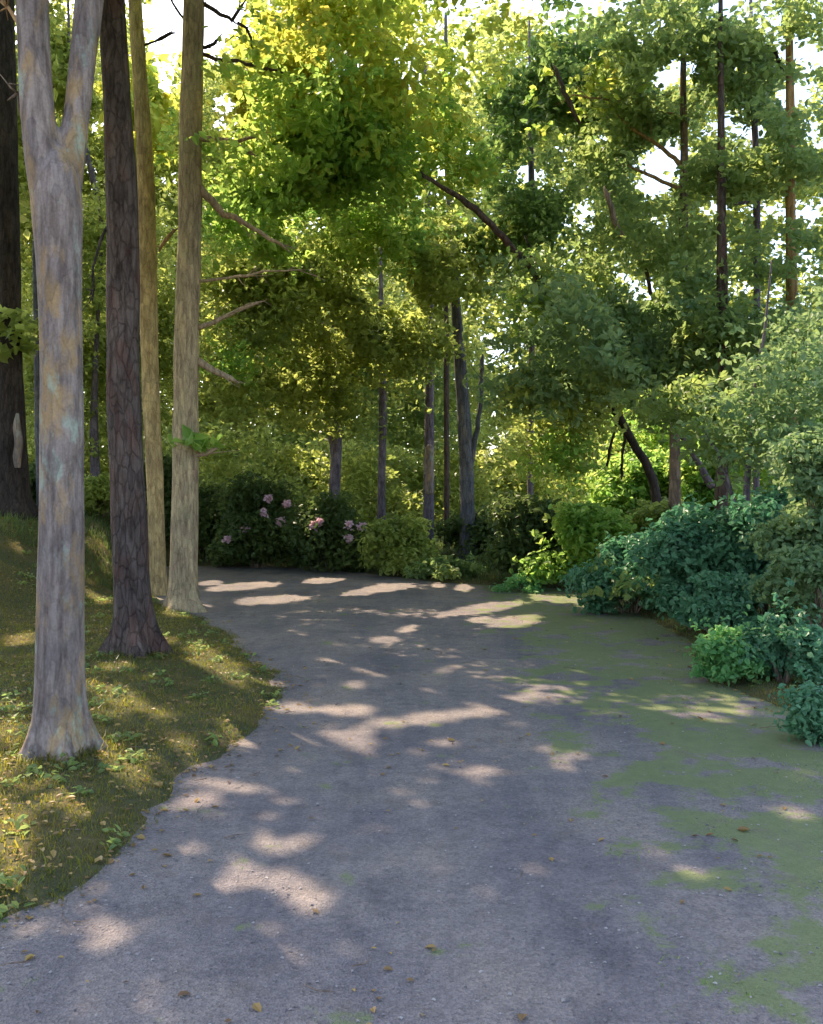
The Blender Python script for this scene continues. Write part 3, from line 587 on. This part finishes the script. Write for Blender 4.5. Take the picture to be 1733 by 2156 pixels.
t.crown([(1590,220,120,150,16,1,2.3,.14),(1640,700,130,70,15,1,2.2,.14)], 'sage', six=True)
t = Tree('tree', 'orange-barked tree near the right edge, lit against the sky', [(1668,1120,26),(1668,800,24),(1666,520,22),(1664,400,20),(1664,250,18),(1662,60,14)], 14.8, 'orange', ext=2)
t.branch([(1612,92,5),(1630,115,9),(1645,145,6)], 'black')
t.crown([(1660,90,120,120,14.5,1,2.2,.13),(1680,330,110,110,14,1,1.9,.13),(1690,520,100,80,14,.9,1.9,.13)], 'mid', six=True)
t = Tree('tree', 'thin young tree rooted among the blue-green bushes on the right', [(1573,1312,22),(1570,1200,17),(1572,1050,15),(1578,950,12),(1590,820,9),(1610,700,6)], 12.4, 'mauve', ext=1)
t.branch([(1568,1130,9),(1545,1050,8),(1520,980,6),(1490,920,4)], 'mauve')
t.crown([(1660,800,130,110,12,.9,3.,.13),(1560,900,110,80,12.5,.9,1.8,.13),(1690,960,90,80,11.5,.8,2.8,.13),(1700,660,90,80,12.5,.9,2.,.13)], 'sage', six=True, L=.1)

# ---------------------------------------------------------------- shrubs
def shrub(label, px, base, top, w, mat, L=.1, Y=None, lai=5.5, group=None, flowers=None, name='shrub'):
    Y = Y or EYE * F / (base - HOR); x = (px - W0 / 2) / F * Y; z0 = tz(x, Y)
    h = EYE - (top - HOR) / F * Y - z0; r = w / 2 * Y / F; rr = np.random.default_rng(abs(int(px * 3 + top)))
    root = tag(empty(name, (x, Y, z0)), label, 'shrub', group)
    nb = max(14, int(r * h * 30)); cl = []; stems = []
    for k in range(nb):
        a = rr.uniform(0, 6.28); q = rr.uniform(0, 1) ** .55; zz = rr.uniform(.08, 1) ** .8
        lim = math.sqrt(max(0, 1 - (zz * .97) ** 2.4)); cl.append((math.cos(a) * q * r * lim, math.sin(a) * q * r * .8 * lim, zz * h * rr.uniform(.82, 1.03)))
    cl = np.array(cl); cr = rr.uniform(.12, .42, nb) * min(1, max(r, .4)) * 1.2
    n = int(lai * (math.pi * r * h * 1.6) / (L * L * .34)); idx = rr.choice(nb, n, p=cr ** 2 / (cr ** 2).sum())
    o = rr.normal(0, 1, (n, 3)); o /= np.linalg.norm(o, axis=1)[:, None]; o *= (rr.uniform(.1, 1, n) ** .6 * rr.choice([1, 1.35], n, p=[.8, .2]))[:, None]
    C = cl[idx] + o * cr[idx][:, None] * [1.2, 1.2, .75]
    ns = int(10 + r * h * 14)
    for k in range(ns):
        a = rr.uniform(0, 6.28); q = rr.uniform(0, 1) ** .5; zz = rr.uniform(.3, 1); lim = math.sqrt(max(0, 1 - (zz * .97) ** 2.4))
        p0 = np.array([math.cos(a) * q * r * lim, math.sin(a) * q * r * .8 * lim, zz * h * .95]); dr = np.array([math.cos(a) * (.3 + q), math.sin(a) * (.3 + q), rr.uniform(.4, 1.3)]); dr /= np.linalg.norm(dr)
        m = rr.integers(7, 15); tt = rr.uniform(0, 1, m)[:, None] * rr.uniform(.15, .38); C = np.vstack([C, p0 + dr * tt + rr.normal(0, L * .3, (m, 3))]); o = np.vstack([o, np.repeat(dr[None], m, 0)])
    wl = C + [x, Y, z0]; keep = (C[:, 2] > .03) & (~in_fleck(*sunplane(wl)) if Y < 13 else True) ; C = C[keep]; o = o[keep]
    link('foliage', leaf_mesh('foliage', C, L, six=True, seed=abs(int(px)), up=.7, hang=.3, tilt=.6, out=o), LM[mat], root)
    for k in range(0, nb, 3 if nb > 30 else 2):
        e = cl[k]; m = e * [.4, .4, .55] + rr.normal(0, .03, 3); P, Rr = resample([np.array([e[0] * .12, e[1] * .12, -.05]), m, e], [.014, .010, .004], .12); stems.append(tube_data(P, Rr, 6, .05, k))
    link('stems', tube_mesh('stems', stems), BM['wood'], root)
    if flowers:
        for fx, fy in flowers:
            c = at(fx, fy, Y - r * .75) - [x, Y, z0]
            link('flower_cluster', leaf_mesh('flower_cluster', c + rr.normal(0, .042, (50, 3)), .1, asp=.8, six=True, seed=3), FLOWER, root)
    return root
FLOWER = leaf_mat('petal_pink', [(.5,.33,.38),(.6,.42,.45),(.66,.55,.5)], [(.5,.35,.4),(.6,.4,.45),(.6,.5,.5)], .35)
G1 = 'blue-green bushes along the right side of the path'
shrub('rounded blue-green bush farthest along the right edge of the path', 1330, 1290, 1130, 210, 'blue', .09, group=G1)
shrub('blue-green bush in front of the dark brown trunk', 1455, 1332, 1085, 220, 'blue', .09, group=G1)
shrub('tall blue-green bush around the foot of the thin young tree', 1615, 1335, 1020, 250, 'blue', .085, group=G1)
shrub('big green bush rising highest at the right edge', 1735, 1395, 900, 230, 'sage', .08, group=G1)
shrub('low bright green bush sticking out farthest into the path', 1535, 1442, 1325, 130, 'grassy', .06, group=G1)
shrub('low blue-green bush between the bright green one and the right edge', 1650, 1450, 1290, 190, 'blue', .065, group=G1)
shrub('small turquoise-green sprig nearest the viewer at the right edge', 1728, 1560, 1455, 110, 'blue', .05, group=G1)
shrub('mid green bush in shade behind the low bright green one', 1520, 1372, 1210, 180, 'blue', .075, group=G1)
shrub('yellow-green sunlit bush where the right path edge meets the wood', 1235, 1245, 1075, 190, 'lime', .13)
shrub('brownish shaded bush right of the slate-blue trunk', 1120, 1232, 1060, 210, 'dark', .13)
shrub('low pale plant at the far path edge under the brownish bush', 1100, 1246, 1216, 90, 'grassy', .08, lai=3)
shrub('sunny lime bush in the bright glade behind the leaning dark tree', 1350, 1150, 960, 250, 'lime', .18, Y=23)
shrub('sunny lime bush in the glade between pinkish-brown and dark brown trunk', 1490, 1140, 930, 190, 'lime', .18, Y=22)
shrub('dull green bush behind the blue-green ones in front of the glade', 1400, 1200, 1060, 200, 'olive', .13, Y=17)
fl = [(480,1135),(515,1112),(556,1080),(592,1100),(565,1050),(604,1060)]
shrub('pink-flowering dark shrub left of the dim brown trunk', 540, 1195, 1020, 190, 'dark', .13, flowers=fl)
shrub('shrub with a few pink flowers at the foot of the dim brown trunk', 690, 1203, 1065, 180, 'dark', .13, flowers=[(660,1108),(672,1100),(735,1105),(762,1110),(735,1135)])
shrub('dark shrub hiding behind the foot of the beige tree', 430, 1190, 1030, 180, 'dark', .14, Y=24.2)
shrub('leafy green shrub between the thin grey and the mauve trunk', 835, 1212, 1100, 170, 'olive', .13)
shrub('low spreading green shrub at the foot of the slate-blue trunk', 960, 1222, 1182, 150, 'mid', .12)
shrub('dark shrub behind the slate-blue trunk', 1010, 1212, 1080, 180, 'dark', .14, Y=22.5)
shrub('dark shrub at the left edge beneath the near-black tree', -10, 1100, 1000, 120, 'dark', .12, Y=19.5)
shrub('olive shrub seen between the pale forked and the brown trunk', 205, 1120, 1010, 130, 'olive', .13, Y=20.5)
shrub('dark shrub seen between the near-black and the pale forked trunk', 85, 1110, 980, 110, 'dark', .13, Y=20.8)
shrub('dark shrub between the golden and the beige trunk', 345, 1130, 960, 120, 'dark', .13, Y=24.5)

# ---------------------------------------------------------------- the wood behind
def wall(name, label, Y0, Y1, top, lai, L, mat, seed, cat, x0=-80, x1=1820, dens=None):
    r = np.random.default_rng(seed); Ym = (Y0 + Y1) / 2; s = Ym / F
    area = (x1 - x0) * np.mean([1120 - top(p) for p in np.linspace(x0, x1, 20)]) * s * s; n = int(area * lai / (L * L * .34) / 9); nc = int(area / .5)
    px = r.uniform(x0, x1, nc); yy = r.uniform(Y0, Y1, nc); tp = np.array([top(p) for p in px]) + 60 * vnoise(px / 90, yy * 0, seed)
    py = tp + (1120 - tp) * r.uniform(0, 1, nc) ** .9
    cc = np.stack([(px - W0 / 2) / F * yy, yy, EYE - (py - HOR) / F * yy], 1); cr = r.uniform(.5, 1.2, nc) * Ym / 30
    idx = r.integers(0, nc, n); o = r.normal(0, 1, (n, 3)); o /= np.linalg.norm(o, axis=1)[:, None]; o *= (r.uniform(0, 1, n) ** .4)[:, None]
    P = cc[idx] + o * cr[idx][:, None] * [1.1, 1.1, .6]; P = P[gap_keep(P, 6)]
    C = sprays(P, 9, .4 * L / .2, seed); C = C[C[:, 2] > .1]; C = C[sun_cull(C)]; print('WALL', name, len(C))
    return tag(link(name, leaf_mesh(name, C, L, seed=seed), LM[mat]), label, cat, kind='stuff')
wall('undergrowth', 'dense dark leafy undergrowth behind the trunks in the middle', 26, 30, lambda p: 900, 5, .2, 'olive', 5, 'undergrowth', 380, 1250)
wall('distant_wood', 'green wall of woodland closing the view behind all trunks', 36, 46, lambda p: 40 + 60 * float(sstep(1080, 1300, np.array(p))), 8, .32, 'olive', 7, 'woodland')
wall('far_wood', 'farthest treetops closing the gaps between the trunks', 55, 65, lambda p: 200, 6, .6, 'olive', 8, 'woodland')
wall('sunny_wood', 'brighter far woodland behind the glade on the right', 34, 37, lambda p: 720, 4, .26, 'lime', 9, 'woodland', 1150, 1900)

# ---------------------------------------------------------------- ground cover
def blades(name, C, H, w, mat, seed, lean=.5):
    r = np.random.default_rng(seed); n = len(C); H = H * r.uniform(.5, 1.3, n)[:, None]; a = r.uniform(0, 6.28, n)
    D = np.stack([np.cos(a), np.sin(a), 0 * a], 1); B = np.stack([-np.sin(a), np.cos(a), 0 * a], 1) * w * r.uniform(.6, 1.3, n)[:, None]; U = np.array([0, 0, 1.]); l = lean * r.uniform(.2, 1.4, n)[:, None]
    V = np.stack([C - B, C + B, C + U * H * .6 + D * H * l * .35 + B * .7, C + U * H * .6 + D * H * l * .35 - B * .7, C + U * H * .95 + D * H * l], 1).reshape(-1, 3)
    b = np.arange(n)[:, None] * 5
    F3 = np.stack([b + [0, 1, 2], b + [0, 2, 3], b + [3, 2, 4]], 1).reshape(-1, 3)
    return link(name, np_mesh(name, V, F3, False), mat)
r = np.random.default_rng(77)
def scatter(n, x0, x1, y0, y1, cond, pw=1.6):
    y = y0 + (y1 - y0) * r.uniform(0, 1, n) ** pw; x = r.uniform(x0, x1, n)
    k = np.abs(x) < .5 * y + .8; x, y = x[k], y[k]; d = path_sd(x, y); k = cond(d, x, y); x, y = x[k], y[k]
    return x, y, terrain(x, y)
GM = leaf_mat('grass_blade', [(.05,.07,.028),(.075,.09,.03),(.11,.115,.032),(.17,.15,.035)], [(.17,.22,.04),(.30,.32,.04),(.5,.44,.05),(.6,.46,.06)], .5, k0=1)
x, y, z = scatter(560000, -9, 6, 2.6, 19, lambda d, x, y: d + .10 * vnoise(x * 2.3, y * 2.3, 3) + .075 * vnoise(x * 6.1, y * 6.1, 5) + .10 * r.uniform(-1, 1, len(d)) * r.uniform(0, 1, len(d)) > .01)
tag(blades('grass', np.stack([x, y, z - .005], 1), .035, .0028, GM, 1, .8), 'short olive grass and moss on the verges', 'grass', kind='stuff')
BX = []
for bx, by, br in ((-2.29, 5.87, .2), (-2.91, 9.5, .26), (-4.48, 16, .2), (-3.47, 13.7, .3)):
    a = r.uniform(0, 6.28, 900); q = br + .32 * r.uniform(0, 1, 900) ** 2; BX.append(np.stack([bx + np.cos(a) * q, by + np.sin(a) * q], 1))
BX = np.concatenate(BX); BX = BX[path_sd(BX[:, 0], BX[:, 1]) > 0]
tag(blades('trunk_foot_grass', np.stack([BX[:, 0], BX[:, 1], terrain(BX[:, 0], BX[:, 1]) - .01], 1), .075, .0035, GM, 5, .9), 'longer grass growing round the feet of the left trunks', 'grass', kind='stuff')
x, y, z = scatter(30000, -9, 6, 2.6, 19, lambda d, x, y: (d > .02) & (vnoise(x * 1.7, y * 1.7, 21) + .4 * vnoise(x * 6, y * 6, 2) > .35))
tag(blades('weeds', np.stack([x, y, z - .005], 1), .085, .0045, GM, 3, 1.1), 'ragged taller grass tufts on the verges', 'grass', kind='stuff')
nw = 130; wx, wy, wz = scatter(900, -7, 6, 2.8, 16, lambda d, x, y: (d > .05) & (d < 2.2)); CW = []
for a, b, c in zip(wx[:nw * 3], wy, wz): CW.append(np.array([a, b, c + .03]) + r.normal(0, 1, (16, 3)) * [.045, .045, .016])
tag(link('ground_plants', leaf_mesh('ground_plants', np.concatenate(CW), .05, up=1.3, tilt=.6, six=True, seed=18), LM['mid']), 'small leafy weeds among the grass', 'weeds', kind='stuff')
def pebbles(x, y, z, R0, mat, name):
    n = len(x); A = np.array([[1, 0, 0], [-.5, .87, 0], [-.5, -.87, 0], [.3, .5, .7], [.25, -.45, .75], [-.6, .02, .7], [0, 0, -.5]]); T = np.array([[0, 1, 3], [1, 2, 5], [2, 0, 4], [1, 5, 3], [2, 4, 5], [0, 3, 4], [3, 5, 4]])
    V = A[None] * r.uniform(.7, 1.3, (n, 7, 1)) * (R0 * r.uniform(.4, 1.5, n) ** 1.5)[:, None, None]; a = r.uniform(0, 6.28, n); ca, sa = np.cos(a)[:, None], np.sin(a)[:, None]
    V = np.stack([V[..., 0] * ca - V[..., 1] * sa * .8, V[..., 0] * sa + V[..., 1] * ca * .8, V[..., 2] * .6], -1) + np.stack([x, y, z], 1)[:, None]
    return link(name, np_mesh(name, V.reshape(-1, 3), (T[None] + np.arange(n)[:, None, None] * 7).reshape(-1, 3), False), mat)
PB, nt = mat_new('pebble'); out = N(nt, 'ShaderNodeOutputMaterial'); b = N(nt, 'ShaderNodeBsdfPrincipled'); gg = N(nt, 'ShaderNodeNewGeometry')
nt.links.new(ramp(nt, gg.outputs['Random Per Island'], [(0, (.12,.10,.11)), (.5, (.26,.22,.21)), (1, (.42,.37,.34))]).outputs[0], b.inputs['Base Color']); b.inputs['Roughness'].default_value = .8; nt.links.new(b.outputs[0], out.inputs[0])
x, y, z = scatter(26000, -4, 6, 2.6, 16, lambda d, x, y: (d < .02) & (r.uniform(0, 1, len(d)) < .35 + .65 * np.exp(d / .25)), 1.9)
tag(pebbles(x, y, 0 * z + .002, .006, PB, 'pebbles'), 'fine loose pebbles strewn on the path', 'pebbles', kind='stuff')
x, y, z = scatter(9000, .6, 5.5, 2.8, 13, lambda d, x, y: (d < -.1) & (vnoise(x * 1.9, y * 1.9, 33) + .5 * vnoise(x * 7, y * 7, 12) + (x - 1.8) * .25 > .35))
tag(blades('moss_tufts', np.stack([x, y, 0 * z], 1), .014, .003, LM['mid'], 6, 1.2), 'low green growth creeping over the right of the path', 'moss', kind='stuff')
# fallen twigs
TW = []
x, y, z = scatter(500, -6, 5, 2.8, 15, lambda d, x, y: (d > -.5) | (r.uniform(0, 1, len(d)) < .12), 1.4)
for a, b_, c in zip(x, y, np.maximum(z, 0)):
    an = r.uniform(0, 6.28); l = r.uniform(.04, .16); p = np.array([a, b_, c + .012]); dd = np.array([math.cos(an), math.sin(an), r.uniform(-.03, .1)]) * l
    TW.append(tube_data(np.array([p, p + dd * .5 + r.normal(0, .008, 3) * [1, 1, .3], p + dd]), [.003, .0025, .0012], 4, 0, 1))
tag(link('fallen_twigs', tube_mesh('fallen_twigs', TW), BM['wood']), 'thin fallen twigs scattered over verge and path', 'twigs', kind='stuff')
# fallen leaves
LL = leaf_mat('fallen_leaf', [(.10,.055,.03),(.22,.12,.05),(.34,.21,.06),(.46,.30,.08),(.40,.20,.10)], [(.1,.06,.03),(.2,.12,.04),(.3,.2,.05),(.4,.28,.06),(.3,.2,.08)], .15, k0=1)
x, y, z = scatter(24000, -9, 6, 2.6, 19, lambda d, x, y: (d > .0) & (r.uniform(0, 1, len(d)) < .25 + .75 * (x < 0)))
C1 = np.stack([x, y, z + .022], 1)
x, y, z = scatter(16000, -4, 4, 2.6, 17, lambda d, x, y: (d < .1) & (r.uniform(0, 1, len(d)) < .015 + .55 * np.exp(d / .16) + .1 * (vnoise(x * 1.3, y * 1.3, 40) > .55)))
C2 = np.stack([x, y, 0 * z + .008], 1)
tag(link('leaf_litter', leaf_mesh('leaf_litter', np.concatenate([C1, C2]), np.concatenate([C1, C2])[:, 0] * 0 + r.uniform(.018, .05, len(C1) + len(C2)), up=3., tilt=.55, six=True, seed=8), LL), 'small yellow-brown fallen leaves scattered over verge and path edges', 'leaves', kind='stuff')
# far tufts hiding the edge of the wood
x, y, z = scatter(60000, -14, 9, 15, 27, lambda d, x, y: d + .25 * vnoise(x * 2, y * 2, 3) > .1, 1.)
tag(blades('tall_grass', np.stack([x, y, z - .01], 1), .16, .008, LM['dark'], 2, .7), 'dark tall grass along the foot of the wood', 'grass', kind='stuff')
